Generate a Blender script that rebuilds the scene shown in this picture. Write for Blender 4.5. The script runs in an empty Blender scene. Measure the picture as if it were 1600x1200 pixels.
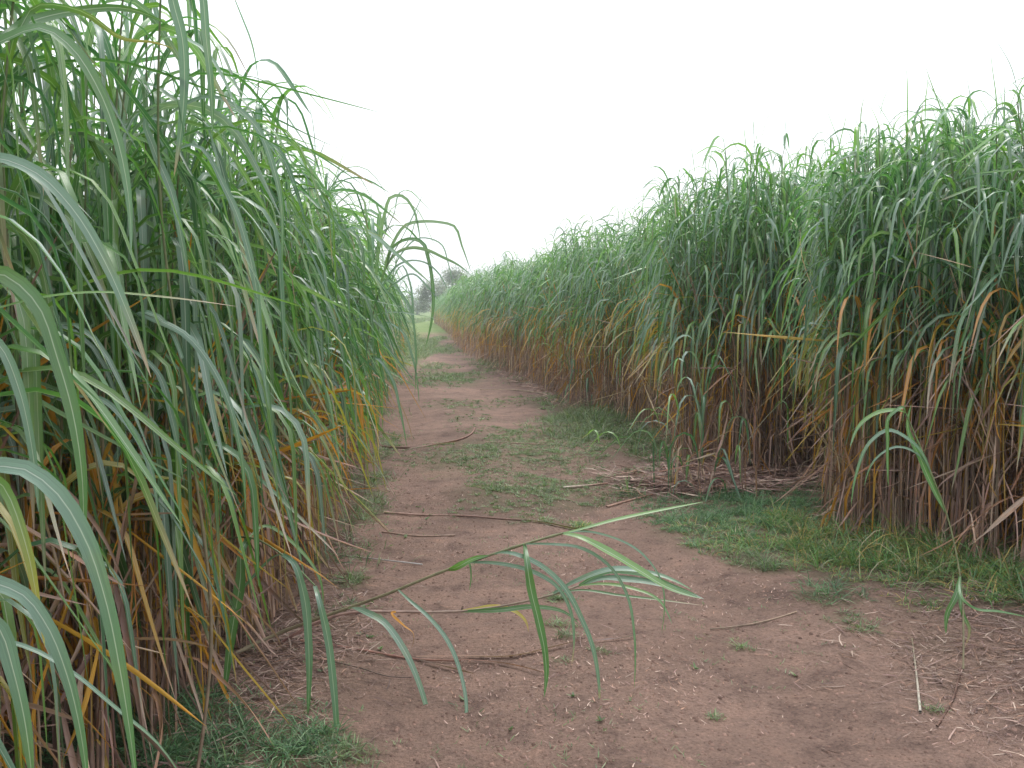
import bpy, math
import numpy as np
from mathutils import Vector

R = math.radians
C = bpy.context.scene
rng = np.random.default_rng(7)

# ------------------------------------------------------------------ camera
CAMZ = 1.55
PITCH = math.atan(120/1600)
cd = bpy.data.cameras.new('camera')
cam = bpy.data.objects.new('camera', cd)
C.collection.objects.link(cam)
cam.location = (0, 0, CAMZ)
cam.rotation_euler = (math.pi/2 - PITCH, 0, 0)
cd.sensor_width = 36
cd.lens = 36
cd.clip_start = 0.05
cd.clip_end = 4000
C.camera = cam
C.render.engine = 'CYCLES'
C.cycles.max_bounces = 6
C.cycles.diffuse_bounces = 3
C.cycles.glossy_bounces = 2
C.cycles.transmission_bounces = 3
C.cycles.volume_bounces = 1
C.cycles.sample_clamp_indirect = 8

# ------------------------------------------------------------------ sky and sun
SUN_EL, SUN_AZ = R(58), R(20)          # azimuth clockwise from +Y
w = bpy.data.worlds.new('World'); C.world = w; w.use_nodes = True
nt = w.node_tree; nt.nodes.clear()
sky = nt.nodes.new('ShaderNodeTexSky'); sky.sky_type = 'NISHITA'; sky.sun_disc = False
sky.sun_elevation = SUN_EL; sky.sun_rotation = SUN_AZ
sky.air_density = 1.5; sky.dust_density = 4
tc = nt.nodes.new('ShaderNodeTexCoord')
sep = nt.nodes.new('ShaderNodeSeparateXYZ'); nt.links.new(tc.outputs['Generated'], sep.inputs[0])
rampw = nt.nodes.new('ShaderNodeValToRGB')
rampw.color_ramp.elements[0].position = 0.0; rampw.color_ramp.elements[0].color = (0.66, 0.68, 0.71, 1)
rampw.color_ramp.elements[1].position = 0.9; rampw.color_ramp.elements[1].color = (1.30, 1.34, 1.42, 1)
nt.links.new(sep.outputs['Z'], rampw.inputs[0])
cl = nt.nodes.new('ShaderNodeTexNoise'); cl.inputs['Scale'].default_value = 1.6; cl.inputs['Detail'].default_value = 4
nt.links.new(tc.outputs['Generated'], cl.inputs['Vector'])
clr = nt.nodes.new('ShaderNodeMapRange'); clr.inputs['To Min'].default_value = 9.5; clr.inputs['To Max'].default_value = 12.5
nt.links.new(cl.outputs['Fac'], clr.inputs['Value'])
vm = nt.nodes.new('ShaderNodeVectorMath'); vm.operation = 'SCALE'
nt.links.new(rampw.outputs[0], vm.inputs[0]); nt.links.new(clr.outputs[0], vm.inputs['Scale'])
mixw = nt.nodes.new('ShaderNodeMix'); mixw.data_type = 'RGBA'; mixw.inputs['Factor'].default_value = 0.9
nt.links.new(sky.outputs[0], mixw.inputs['A']); nt.links.new(vm.outputs[0], mixw.inputs['B'])
bg = nt.nodes.new('ShaderNodeBackground'); bg.inputs['Strength'].default_value = 0.11
nt.links.new(mixw.outputs['Result'], bg.inputs['Color'])
wo = nt.nodes.new('ShaderNodeOutputWorld'); nt.links.new(bg.outputs[0], wo.inputs[0])

sl = bpy.data.lights.new('sun', 'SUN'); sl.energy = 1.4; sl.angle = R(24); sl.color = (1, .97, .92)
so = bpy.data.objects.new('sun', sl); C.collection.objects.link(so)
sd = Vector((math.sin(SUN_AZ)*math.cos(SUN_EL), math.cos(SUN_AZ)*math.cos(SUN_EL), math.sin(SUN_EL)))
so.rotation_euler = sd.to_track_quat('Z', 'Y').to_euler()
C.view_settings.view_transform = 'Standard'
C.view_settings.look = 'None'
C.view_settings.gamma = 1
C.view_settings.exposure = 0.62

# ------------------------------------------------------------------ measuring helpers
cp, sp = math.cos(PITCH), math.sin(PITCH)
def ray(px, py):
    x, y = (px-800)/1600, (600-py)/1600
    return np.array([x, cp + y*sp, -sp + y*cp])
def P(px, py, d):
    r = ray(px, py); r = r*(d/r[1]); r[2] += CAMZ
    return r
def G(px, py, z=0.0):
    r = ray(px, py); t = (z-CAMZ)/r[2]
    return np.array([r[0]*t, r[1]*t, z])

def hgt(x, y):
    x = np.asarray(x, float); y = np.asarray(y, float)
    near = np.exp(-np.maximum(0, y-25)/12)
    h = .012*np.sin(1.7*x+.6*y)+.010*np.sin(2.9*y-1.1*x+1)+.006*np.sin(6.1*x+2.3*y)*np.cos(4.7*y-2*x)
    h += .004*np.sin(13*x+3*y)*np.sin(11*y+2) + .0025*np.sin(31*x+9*y)*np.sin(27*y-13*x)
    c = .35 - .11*(y-4)                                      # crown of the track between the wheel ruts
    u = x - c
    h += -.030*np.exp(-((u+.75)/.30)**2) - .030*np.exp(-((u-.75)/.30)**2) + .012*np.exp(-(u/.35)**2)
    h += .05*(1-np.exp(-np.maximum(0, np.abs(u)-1.5)))
    return h*near

# ------------------------------------------------------------------ materials
def new_mat(name):
    m = bpy.data.materials.new(name); m.use_nodes = True
    n = m.node_tree; n.nodes.clear()
    return m, n, n.nodes, n.links

def leaf_mat(name, rough=.42, trans=.3, midrib=True, spec=.5, blotch=.5, coat=0.):
    m, n, N, L = new_mat(name)
    at = N.new('ShaderNodeAttribute'); at.attribute_name = 'col'
    uv = N.new('ShaderNodeUVMap')
    s = N.new('ShaderNodeSeparateXYZ'); L.new(uv.outputs[0], s.inputs[0])
    # fine parallel veins
    mp = N.new('ShaderNodeMapping'); mp.inputs['Scale'].default_value = (34, 5, 1); L.new(uv.outputs[0], mp.inputs[0])
    nz = N.new('ShaderNodeTexNoise'); nz.inputs['Scale'].default_value = 1; nz.inputs['Detail'].default_value = 2
    L.new(mp.outputs[0], nz.inputs['Vector'])
    mr = N.new('ShaderNodeMapRange'); mr.inputs['From Min'].default_value = .3; mr.inputs['From Max'].default_value = .7
    mr.inputs['To Min'].default_value = .78; mr.inputs['To Max'].default_value = 1.2
    L.new(nz.outputs['Fac'], mr.inputs['Value'])
    sc = N.new('ShaderNodeVectorMath'); sc.operation = 'SCALE'
    L.new(at.outputs['Color'], sc.inputs[0]); L.new(mr.outputs[0], sc.inputs['Scale'])
    # rust and dust blotches
    geo = N.new('ShaderNodeNewGeometry')
    nb = N.new('ShaderNodeTexNoise'); nb.inputs['Scale'].default_value = 9; nb.inputs['Detail'].default_value = 5
    L.new(geo.outputs['Position'], nb.inputs['Vector'])
    mb = N.new('ShaderNodeMapRange'); mb.inputs['From Min'].default_value = .56; mb.inputs['From Max'].default_value = .75
    mb.inputs['To Min'].default_value = 0; mb.inputs['To Max'].default_value = blotch
    L.new(nb.outputs['Fac'], mb.inputs['Value'])
    mx = N.new('ShaderNodeMix'); mx.data_type = 'RGBA'; mx.blend_type = 'MIX'
    L.new(mb.outputs[0], mx.inputs['Factor']); L.new(sc.outputs[0], mx.inputs['A'])
    br = N.new('ShaderNodeMix'); br.data_type = 'RGBA'; br.blend_type = 'MULTIPLY'; br.inputs['Factor'].default_value = 1
    L.new(sc.outputs[0], br.inputs['A']); br.inputs['B'].default_value = (1.6, 1.15, .8, 1)
    L.new(br.outputs['Result'], mx.inputs['B'])
    col = mx.outputs['Result']
    if midrib:
        a = N.new('ShaderNodeMath'); a.operation = 'SUBTRACT'; L.new(s.outputs['X'], a.inputs[0]); a.inputs[1].default_value = .5
        b = N.new('ShaderNodeMath'); b.operation = 'ABSOLUTE'; L.new(a.outputs[0], b.inputs[0])
        c = N.new('ShaderNodeMapRange'); c.inputs['From Min'].default_value = .015; c.inputs['From Max'].default_value = .05
        c.inputs['To Min'].default_value = .75; c.inputs['To Max'].default_value = 0
        L.new(b.outputs[0], c.inputs['Value'])
        m2 = N.new('ShaderNodeMix'); m2.data_type = 'RGBA'; L.new(c.outputs[0], m2.inputs['Factor'])
        L.new(col, m2.inputs['A'])
        pale = N.new('ShaderNodeMix'); pale.data_type = 'RGBA'; pale.inputs['Factor'].default_value = .6
        L.new(sc.outputs[0], pale.inputs['A']); pale.inputs['B'].default_value = (.62, .68, .58, 1)
        L.new(pale.outputs['Result'], m2.inputs['B'])
        col = m2.outputs['Result']
    p = N.new('ShaderNodeBsdfPrincipled'); L.new(col, p.inputs['Base Color'])
    p.inputs['Roughness'].default_value = rough; p.inputs['Specular IOR Level'].default_value = spec
    p.inputs['Coat Weight'].default_value = coat; p.inputs['Coat Roughness'].default_value = .28
    bmp = N.new('ShaderNodeBump'); bmp.inputs['Strength'].default_value = .25; bmp.inputs['Distance'].default_value = .002
    L.new(nz.outputs['Fac'], bmp.inputs['Height']); L.new(bmp.outputs[0], p.inputs['Normal'])
    t = N.new('ShaderNodeBsdfTranslucent')
    tm = N.new('ShaderNodeMix'); tm.data_type = 'RGBA'; tm.blend_type = 'MULTIPLY'; tm.inputs['Factor'].default_value = 1
    L.new(col, tm.inputs['A']); tm.inputs['B'].default_value = (1.35, 1.55, .85, 1); L.new(tm.outputs['Result'], t.inputs['Color'])
    ms = N.new('ShaderNodeMixShader'); ms.inputs[0].default_value = trans
    L.new(p.outputs[0], ms.inputs[1]); L.new(t.outputs[0], ms.inputs[2])
    o = N.new('ShaderNodeOutputMaterial'); L.new(ms.outputs[0], o.inputs[0])
    return m

def attr_mat(name, rough=.8, noise=40, amt=.35, spec=.3):
    m, n, N, L = new_mat(name)
    at = N.new('ShaderNodeAttribute'); at.attribute_name = 'col'
    geo = N.new('ShaderNodeNewGeometry')
    nz = N.new('ShaderNodeTexNoise'); nz.inputs['Scale'].default_value = noise; nz.inputs['Detail'].default_value = 4
    L.new(geo.outputs['Position'], nz.inputs['Vector'])
    mr = N.new('ShaderNodeMapRange'); mr.inputs['From Min'].default_value = .3; mr.inputs['From Max'].default_value = .7
    mr.inputs['To Min'].default_value = 1-amt; mr.inputs['To Max'].default_value = 1+amt
    L.new(nz.outputs['Fac'], mr.inputs['Value'])
    sc = N.new('ShaderNodeVectorMath'); sc.operation = 'SCALE'
    L.new(at.outputs['Color'], sc.inputs[0]); L.new(mr.outputs[0], sc.inputs['Scale'])
    p = N.new('ShaderNodeBsdfPrincipled'); L.new(sc.outputs[0], p.inputs['Base Color'])
    p.inputs['Roughness'].default_value = rough; p.inputs['Specular IOR Level'].default_value = spec
    o = N.new('ShaderNodeOutputMaterial'); L.new(p.outputs[0], o.inputs[0])
    return m

M_LEAF = leaf_mat('cane_leaf', rough=.40, spec=.9, coat=.22, trans=.36)
M_DRY = leaf_mat('dry_leaf', rough=.6, trans=.25, midrib=False, spec=.3, blotch=.6)
M_GRASS = leaf_mat('grass_blade', rough=.5, trans=.3, midrib=False, spec=.35, blotch=.2)
M_STEM = attr_mat('cane_stalk', .5, 25, .25, .4)
M_STRAW = attr_mat('straw', .7, 30, .3, .25)
M_BARK = attr_mat('bark', .9, 6, .4, .1)

def ground_mat():
    m, n, N, L = new_mat('bare_soil_and_turf')
    at = N.new('ShaderNodeAttribute'); at.attribute_name = 'col'      # r: turf cover, g: straw cover, b: far field
    sp3 = N.new('ShaderNodeSeparateColor'); L.new(at.outputs['Color'], sp3.inputs[0])
    geo = N.new('ShaderNodeNewGeometry')
    def noise(scale, detail=6, rough=.55, dist=0):
        t = N.new('ShaderNodeTexNoise'); t.inputs['Scale'].default_value = scale; t.inputs['Detail'].default_value = detail
        t.inputs['Roughness'].default_value = rough; t.inputs['Distortion'].default_value = dist
        L.new(geo.outputs['Position'], t.inputs['Vector']); return t.outputs['Fac']
    def ramp(inp, stops):
        r = N.new('ShaderNodeValToRGB'); e = r.color_ramp.elements
        while len(e) < len(stops): e.new(.5)
        for k, (p_, c_) in enumerate(stops): e[k].position = p_; e[k].color = (*c_, 1)
        L.new(inp, r.inputs[0]); return r.outputs[0]
    def mix(f, a, b, mode='MIX', fac=None):
        x = N.new('ShaderNodeMix'); x.data_type = 'RGBA'; x.blend_type = mode
        if f is None: x.inputs['Factor'].default_value = fac
        else: L.new(f, x.inputs['Factor'])
        for s_, v in (('A', a), ('B', b)):
            if isinstance(v, tuple): x.inputs[s_].default_value = (*v, 1)
            else: L.new(v, x.inputs[s_])
        return x.outputs['Result']
    big = ramp(noise(.7, 4, .6, .4), [(.3, (.165, .107, .083)), (.5, (.225, .147, .115)), (.7, (.275, .178, .138))])
    med = ramp(noise(4.5, 9, .72, .3), [(.32, (.52, .50, .52)), (.47, (.92, .92, .93)), (.6, (1.05, 1.03, 1.02)), (.72, (1.35, 1.28, 1.22))])
    fine = ramp(noise(70, 4, .7), [(.32, (.45, .42, .42)), (.46, (.95, .95, .95)), (.6, (1.1, 1.1, 1.1)), (.74, (1.9, 1.8, 1.7))])
    soil = mix(None, big, med, 'MULTIPLY', 1); soil = mix(None, soil, fine, 'MULTIPLY', .85)
    turf = ramp(noise(18, 5, .7), [(.35, (.035, .05, .02)), (.55, (.075, .10, .04)), (.7, (.15, .11, .07))])
    straw = ramp(noise(45, 5, .75, 2), [(.35, (.07, .045, .035)), (.52, (.20, .135, .10)), (.68, (.42, .30, .22))])
    far = ramp(noise(.5, 9, .75), [(.35, (.10, .16, .045)), (.6, (.16, .21, .07)), (.75, (.24, .20, .11))])
    c = mix(sp3.outputs[0], soil, turf); c = mix(sp3.outputs[1], c, straw); c = mix(sp3.outputs[2], c, far)
    p = N.new('ShaderNodeBsdfPrincipled'); L.new(c, p.inputs['Base Color']); p.inputs['Roughness'].default_value = .92
    p.inputs['Specular IOR Level'].default_value = .2
    a = N.new('ShaderNodeMath'); a.operation = 'MULTIPLY_ADD'; L.new(noise(9, 8, .7), a.inputs[0]); a.inputs[1].default_value = 2.2; L.new(noise(60, 5, .7), a.inputs[2])
    b = N.new('ShaderNodeBump'); b.inputs['Strength'].default_value = .9; b.inputs['Distance'].default_value = .02
    L.new(a.outputs[0], b.inputs['Height']); L.new(b.outputs[0], p.inputs['Normal'])
    o = N.new('ShaderNodeOutputMaterial'); L.new(p.outputs[0], o.inputs[0])
    return m
M_GROUND = ground_mat()

# ------------------------------------------------------------------ mesh helpers
def mesh_obj(name, V, F, col, uv, mat, parent=None, smooth=True):
    """V (n,3), F (m,4) quads, col (n,3), uv (n,2) per vertex -> one mesh object"""
    V = np.ascontiguousarray(V, np.float32); F = np.ascontiguousarray(F, np.int32)
    me = bpy.data.meshes.new(name)
    me.vertices.add(len(V)); me.vertices.foreach_set('co', V.ravel())
    k = F.shape[1]
    me.loops.add(F.size); me.loops.foreach_set('vertex_index', F.ravel())
    me.polygons.add(len(F)); me.polygons.foreach_set('loop_start', np.arange(0, F.size, k, dtype=np.int32))
    me.polygons.foreach_set('use_smooth', np.full(len(F), smooth))
    me.update(calc_edges=True)
    if col is not None:
        a = me.color_attributes.new('col', 'FLOAT_COLOR', 'POINT')
        cc = np.ones((len(V), 4), np.float32); cc[:, :3] = col; a.data.foreach_set('color', cc.ravel())
    if uv is not None:
        u = me.uv_layers.new(name='uv'); u.data.foreach_set('uv', np.ascontiguousarray(uv[F.ravel()], np.float32).ravel())
    me.materials.append(mat)
    o = bpy.data.objects.new(name, me); C.collection.objects.link(o)
    if parent is not None: o.parent = parent
    return o

def tag(o, label=None, cat=None, group=None, kind=None):
    if label: o['label'] = label
    if cat: o['category'] = cat
    if group: o['group'] = group
    if kind: o['kind'] = kind
    return o

def empty(name, loc):
    o = bpy.data.objects.new(name, None); C.collection.objects.link(o); o.location = loc; o.empty_display_size = .1
    return o

class Geo:
    def __init__(s): s.V, s.F, s.C, s.U, s.n = [], [], [], [], 0
    def add(s, V, F, col, uv):
        if len(V) == 0: return
        s.V.append(V); s.F.append(F+s.n); s.C.append(col); s.U.append(uv); s.n += len(V)
    def build(s, name, mat, parent=None, origin=(0, 0, 0)):
        if not s.V: return None
        V = np.concatenate(s.V) - np.asarray(origin)
        return mesh_obj(name, V, np.concatenate(s.F), np.concatenate(s.C), np.concatenate(s.U), mat, parent)

def grid_faces(n, k, a, loop=False):
    """n strips of (k+1) rows x a columns"""
    i = np.arange(k)[:, None]; j = np.arange(a if loop else a-1)[None, :]; jn = (j+1) % a
    f = np.stack([i*a+j, i*a+jn, (i+1)*a+jn, (i+1)*a+j], -1).reshape(-1, 4)
    return (f[None]+(np.arange(n)*((k+1)*a))[:, None, None]).reshape(-1, 4)

def blades(base, az, el0, droop, length, width, c0, c1, K=10, across=3, twist=0., side=0., fold=.22, power=1.35, waist=.3, r=None, tipstart=.55, floor=True, bend=None):
    """vectorised arching leaf blades; all arguments are arrays of n"""
    r = rng if r is None else r
    n = len(base)
    if n == 0: return np.zeros((0, 3)), np.zeros((0, 4), int), np.zeros((0, 3)), np.zeros((0, 2))
    t = np.linspace(0, 1, K+1)[None, :]
    A = lambda v: np.broadcast_to(np.asarray(v, float), (n,))[:, None]
    if bend is None: el = A(el0) - A(droop)*t**A(power)
    else:
        q = np.clip((t-A(bend[0]))/A(bend[1]), 0, 1); el = A(el0) - A(droop)*q*q*(3-2*q)
    el = np.maximum(el, -1.54)
    a = A(az) + A(side)*t**1.5 + .1*np.sin(t*7+A(az)*9)
    T = np.stack([np.cos(el)*np.sin(a), np.cos(el)*np.cos(a), np.sin(el)], -1)
    step = A(length)/K
    mid = .5*(T[:, 1:]+T[:, :-1])*step[..., None]
    pts = np.concatenate([np.zeros((n, 1, 3)), np.cumsum(mid, 1)], 1) + base[:, None, :]
    if floor:
        g = hgt(pts[..., 0], pts[..., 1])+.004
        pts[..., 2] = np.maximum(pts[..., 2], g + .01*t)
    S = np.stack([np.cos(a), -np.sin(a), np.zeros_like(a)], -1)
    Nn = np.cross(S, T)
    tw = A(twist)*t
    S2 = S*np.cos(tw)[..., None] + Nn*np.sin(tw)[..., None]
    N2 = np.cross(S2, T)
    prof = (waist+(1-waist)*np.minimum(1, t*3.2)**.8)*np.clip(1-t**3.0, 0, 1)**.75
    W = A(width)*np.maximum(prof, .03)*.5
    if across == 3:
        V = np.stack([pts-S2*W[..., None], pts-N2*(W*fold*2)[..., None], pts+S2*W[..., None]], 2)
        us = np.array([0, .5, 1.])
    else:
        V = np.stack([pts-S2*W[..., None], pts+S2*W[..., None]], 2); us = np.array([0, 1.])
    na = len(us)
    uv = np.zeros((n, K+1, na, 2)); uv[..., 0] = us; uv[..., 1] = (t*A(length))[..., None]+r.random((n, 1, 1))*7
    f = np.clip((t-tipstart)/(1-tipstart), 0, 1)[..., None]
    col = (c0[:, None, :]*(1-f)+c1[:, None, :]*f)[:, :, None, :]*np.ones((1, 1, na, 1))
    return V.reshape(-1, 3), grid_faces(n, K, na), col.reshape(-1, 3), uv.reshape(-1, 2)

def tubes(P0, P1, bend, r0, r1, cb, ct, K=6, sides=5):
    """n gently bent tubes from P0 to P1, bend: (n,3) sideways offset in the middle"""
    n = len(P0); t = np.linspace(0, 1, K+1)
    cen = P0[:, None]*(1-t)[None, :, None] + P1[:, None]*t[None, :, None] + bend[:, None]*(np.sin(t*np.pi))[None, :, None]
    ang = np.arange(sides)*2*np.pi/sides
    ax = (P1-P0)/np.maximum(np.linalg.norm(P1-P0, axis=1, keepdims=True), 1e-6)
    ref = np.where(np.abs(ax[:, 2:3]) > .8, np.array([[1., 0, 0]]), np.array([[0, 0, 1.]]))
    u = np.cross(ax, ref); u /= np.linalg.norm(u, axis=1, keepdims=True); v = np.cross(ax, u)
    rad = (np.asarray(r0)[:, None]*(1-t)+np.asarray(r1)[:, None]*t)
    off = u[:, None, None]*np.cos(ang)[None, None, :, None] + v[:, None, None]*np.sin(ang)[None, None, :, None]
    V = cen[:, :, None]+off*rad[:, :, None, None]
    col = (cb[:, None]*(1-t)[None, :, None]+ct[:, None]*t[None, :, None])[:, :, None]*np.ones((1, 1, sides, 1))
    return V.reshape(-1, 3), grid_faces(n, K, sides, True), col.reshape(-1, 3), np.zeros((n*(K+1)*sides, 2))

def smooth_path(pts, n):
    """smooth curve through the points, evenly spaced along its length"""
    p = np.asarray(pts, float); m = len(p)
    h = np.maximum(np.linalg.norm(np.diff(p, axis=0), axis=1), 1e-4)
    if m == 2: t = np.linspace(0, 1, n+1)[:, None]; return p[0]*(1-t)+p[1]*t
    d = np.diff(p, axis=0)/h[:, None]
    tg = np.zeros_like(p); tg[1:-1] = (d[:-1]*h[1:, None]+d[1:]*h[:-1, None])/(h[:-1]+h[1:])[:, None]
    tg[0] = 1.5*d[0]-.5*tg[1]; tg[-1] = 1.5*d[-1]-.5*tg[-2]
    out = []
    for i in range(m-1):
        f = np.linspace(0, 1, 12, endpoint=False)[:, None]
        out.append((2*f**3-3*f**2+1)*p[i]+(f**3-2*f**2+f)*h[i]*tg[i]+(-2*f**3+3*f**2)*p[i+1]+(f**3-f**2)*h[i]*tg[i+1])
    c = np.concatenate(out+[p[-1:]]); L_ = np.concatenate([[0], np.cumsum(np.linalg.norm(np.diff(c, axis=0), axis=1))])
    u = np.linspace(0, L_[-1], n+1); return np.stack([np.interp(u, L_, c[:, k]) for k in range(3)], 1)

def path_leaf(pts, width, c0, c1, facing=(0, -1, .7), n=26, tipstart=.6, fold=.18, turn=0., base_w=.45, tip=3.0):
    """one leaf blade along a 3D path; facing = direction its upper face looks"""
    c = smooth_path(pts, n); T = np.gradient(c, axis=0); T /= np.linalg.norm(T, axis=1, keepdims=True)
    f = np.asarray(facing, float); f /= np.linalg.norm(f)
    S = np.cross(T, f); S /= np.maximum(np.linalg.norm(S, axis=1, keepdims=True), 1e-5)
    for i in range(1, len(S)):
        if S[i]@S[i-1] < 0: S[i] = -S[i]
    Nn = np.cross(S, T)
    t = np.linspace(0, 1, n+1)
    tw = (turn*t)[:, None]; S2 = S*np.cos(tw)+Nn*np.sin(tw); N2 = np.cross(S2, T)
    W = width*.5*np.maximum((base_w+(1-base_w)*np.minimum(1, t*3))*np.clip(1-t**tip, 0, 1)**.7, .03)[:, None]
    W = W*(1+.05*np.sin(t*23+width*900))[:, None]
    V = np.stack([c-S2*W, c-N2*W*fold*2, c+S2*W], 1)
    uv = np.zeros((n+1, 3, 2)); uv[..., 0] = [0, .5, 1]
    uv[..., 1] = np.concatenate([[0], np.cumsum(np.linalg.norm(np.diff(c, axis=0), axis=1))])[:, None]
    fr = np.clip((t-tipstart)/(1-tipstart), 0, 1)[:, None]
    col = (np.asarray(c0)*(1-fr)+np.asarray(c1)*fr)[:, None]*np.ones((1, 3, 1))
    return V.reshape(-1, 3), grid_faces(1, n, 3), col.reshape(-1, 3), uv.reshape(-1, 2)

def path_tube(pts, r0, r1, c0, c1, n=24, sides=8, nodes=0.0):
    c = smooth_path(pts, n); T = np.gradient(c, axis=0); T /= np.linalg.norm(T, axis=1, keepdims=True)
    ref = np.array([0, 0, 1.]) if abs(T[0, 2]) < .8 else np.array([1., 0, 0])
    u = np.cross(T, ref); u /= np.linalg.norm(u, axis=1, keepdims=True); v = np.cross(T, u)
    t = np.linspace(0, 1, n+1); rad = r0*(1-t)+r1*t
    if nodes:
        s = np.concatenate([[0], np.cumsum(np.linalg.norm(np.diff(c, axis=0), axis=1))])
        rad = rad*(1+.35*np.exp(-((s/nodes-np.round(s/nodes))/.06)**2))
    ang = np.arange(sides)*2*np.pi/sides
    V = c[:, None]+(u[:, None]*np.cos(ang)[None, :, None]+v[:, None]*np.sin(ang)[None, :, None])*rad[:, None, None]
    col = (np.asarray(c0)*(1-t)[:, None]+np.asarray(c1)*t[:, None])[:, None]*np.ones((1, sides, 1))
    return V.reshape(-1, 3), grid_faces(1, n, sides, True), col.reshape(-1, 3), np.zeros(((n+1)*sides, 2))

# ------------------------------------------------------------------ where the grass grows
def patch(px, py, rx, ry, dens, h, tint=0):
    c = G(px, py); a = G(px, py-ry); b = G(px, py+ry)
    return (c[0], .5*(a[1]+b[1]), rx*c[1]/1600, .5*(a[1]-b[1]), dens, h, tint)
# px, py, radii in the picture, tufts density, blade height, tint (0 green, 1 yellowish/orange mix, 2 blue-dark green)
PATCH = [patch(*a) for a in [
    (780, 715, 150, 32, 1, .035, 0), (830, 768, 130, 34, 1, .032, 0), (800, 680, 70, 14, .6, .03, 0), (700, 592, 62, 13, 1, .07, 0),
    (945, 672, 95, 38, 1, .17, 0), (900, 705, 70, 30, .7, .05, 0), (1010, 700, 50, 28, .9, .14, 0),
    (1190, 800, 160, 40, 1, .06, 2), (1130, 830, 110, 36, .9, .045, 2), (1290, 770, 80, 20, 1, .08, 0),
    (1270, 850, 170, 45, 1, .09, 1), (1190, 880, 55, 16, .9, .09, 0), (1350, 890, 110, 32, 1, .13, 1),
    (1480, 890, 150, 55, 1, .17, 1), (1600, 940, 110, 60, .9, .16, 1),
    (1298, 932, 50, 20, 1, .10, 2), (1320, 968, 40, 12, .5, .04, 0), (1365, 985, 40, 10, .5, .04, 0), (1430, 950, 60, 12, .7, .06, 1),
    (200, 1170, 230, 85, 1, .10, 2), (390, 1180, 190, 55, 1, .07, 2), (520, 1180, 70, 40, .6, .05, 0), (300, 1110, 200, 35, .7, .06, 2),
    (570, 795, 30, 34, .7, .08, 0), (582, 750, 20, 26, .5, .07, 0), (545, 908, 34, 14, .9, .06, 0), (600, 700, 22, 30, .5, .06, 0),
    (850, 815, 70, 8, .5, .04, 0), (905, 820, 22, 8, 1, .06, 1), (875, 938, 26, 7, 1, .05, 0), (870, 985, 30, 8, .8, .05, 0),
    (885, 1000, 14, 5, 1, .05, 0), (937, 1023, 14, 5, .8, .04, 0), (880, 1040, 16, 5, .7, .04, 0),
    (1160, 1000, 20, 8, .5, .04, 0), (1120, 1110, 14, 6, .5, .03, 0), (1455, 1100, 10, 6, .6, .05, 0),
    (720, 635, 60, 10, .5, .04, 0), (735, 655, 40, 10, .5, .04, 0), (800, 625, 40, 8, .4, .04, 0), (500, 965, 26, 12, .6, .05, 0), (545, 945, 14, 6, .6, .05, 0),
    (1000, 745, 55, 10, .6, .06, 0), (680, 575, 30, 8, .6, .09, 0), (985, 770, 20, 8, .9, .13, 0),
    (800, 570, 50, 10, .9, .12, 0), (770, 572, 30, 10, .7, .12, 0), (640, 556, 30, 20, 1, .16, 0), (655, 540, 26, 12, 1, .2, 0), (690, 548, 26, 7, .7, .12, 0), (860, 628, 40, 14, .8, .08, 0)]]
def turf_cover(x, y):
    m = np.zeros_like(x)
    for cx, cy, rx, ry, dn, h, ti in PATCH:
        q = ((x-cx)/rx)**2+((y-cy)/ry)**2
        m = np.maximum(m, dn*np.clip(1.35-q, 0, 1)*min(1, .45+h*5))
    n = .5+.5*np.sin(5.1*x+2*np.sin(3.3*y))*np.sin(4.3*y+2*np.sin(3.7*x))
    return np.clip(m*(.35+.65*n)*.85, 0, 1)

# ------------------------------------------------------------------ edges of the cane stands (front line in plan)
LEFT = [(-1.50, .7), (-1.36, 2.2), (-1.20, 3.8), (-1.22, 5.9), (-1.60, 9.5), (-2.16, 15.5), (-2.62, 21), (-3.1, 26)]
NEAR_R = [(4.6, 3.4), (2.92, 5.5), (2.24, 6.95), (2.5, 7.9), (6.5, 7.9)]
FAR_R = [(5.2, 8.75), (3.0, 8.8), (1.95, 8.95), (1.62, 9.5), (1.80, 11.8), (1.62, 13.2), (1.0, 15.8), (.62, 19), (0.05, 22.8), (-.95, 29),
         (-1.6, 35), (-2.55, 45), (-3.0, 52), (-5.6, 80), (-7.6, 100)]
def interp_edge(poly, y):
    p = np.array(poly); return np.interp(y, p[:, 1], p[:, 0])

# ------------------------------------------------------------------ ground
def axis(segs):
    out = [segs[0][0]]
    for a, b, st in segs:
        n = max(1, int(round((b-a)/st))); out += list(a+(b-a)*np.arange(1, n+1)/n)
    return np.array(out)
xs = axis([(-1500, -300, 300), (-300, -60, 40), (-60, -12, 6), (-12, -4, .5), (-4, 4.5, .05), (4.5, 12, .5), (12, 60, 6), (60, 300, 40), (300, 1500, 300)])
ys = axis([(-300, -20, 40), (-20, 2, 2), (2, 13, .05), (13, 30, .25), (30, 120, 2), (120, 600, 20), (600, 3000, 300)])
X, Y = np.meshgrid(xs, ys)
Z = hgt(X, Y)
V = np.stack([X, Y, Z], -1).reshape(-1, 3)
nx = len(xs); F = grid_faces(1, len(ys)-1, nx)
edge_l = np.interp(Y, [p[1] for p in LEFT]+[60, 100], [p[0] for p in LEFT]+[-5.6, -10])
turf = turf_cover(X, Y)
inside_l = np.clip((edge_l-X+.15)/.35, 0, 1)*(Y < 27)
er = np.interp(Y, [3.7, 5.85, 7.15, 7.9, 8.6, 9.1]+[p[1] for p in FAR_R[3:]], [4.6, 3.05, 2.28, 2.6, 2.6, 1.8]+[p[0] for p in FAR_R[3:]])
inside_r = np.clip((X-er+.2)/.4, 0, 1)*(Y > 3)*(Y < 100)
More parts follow.
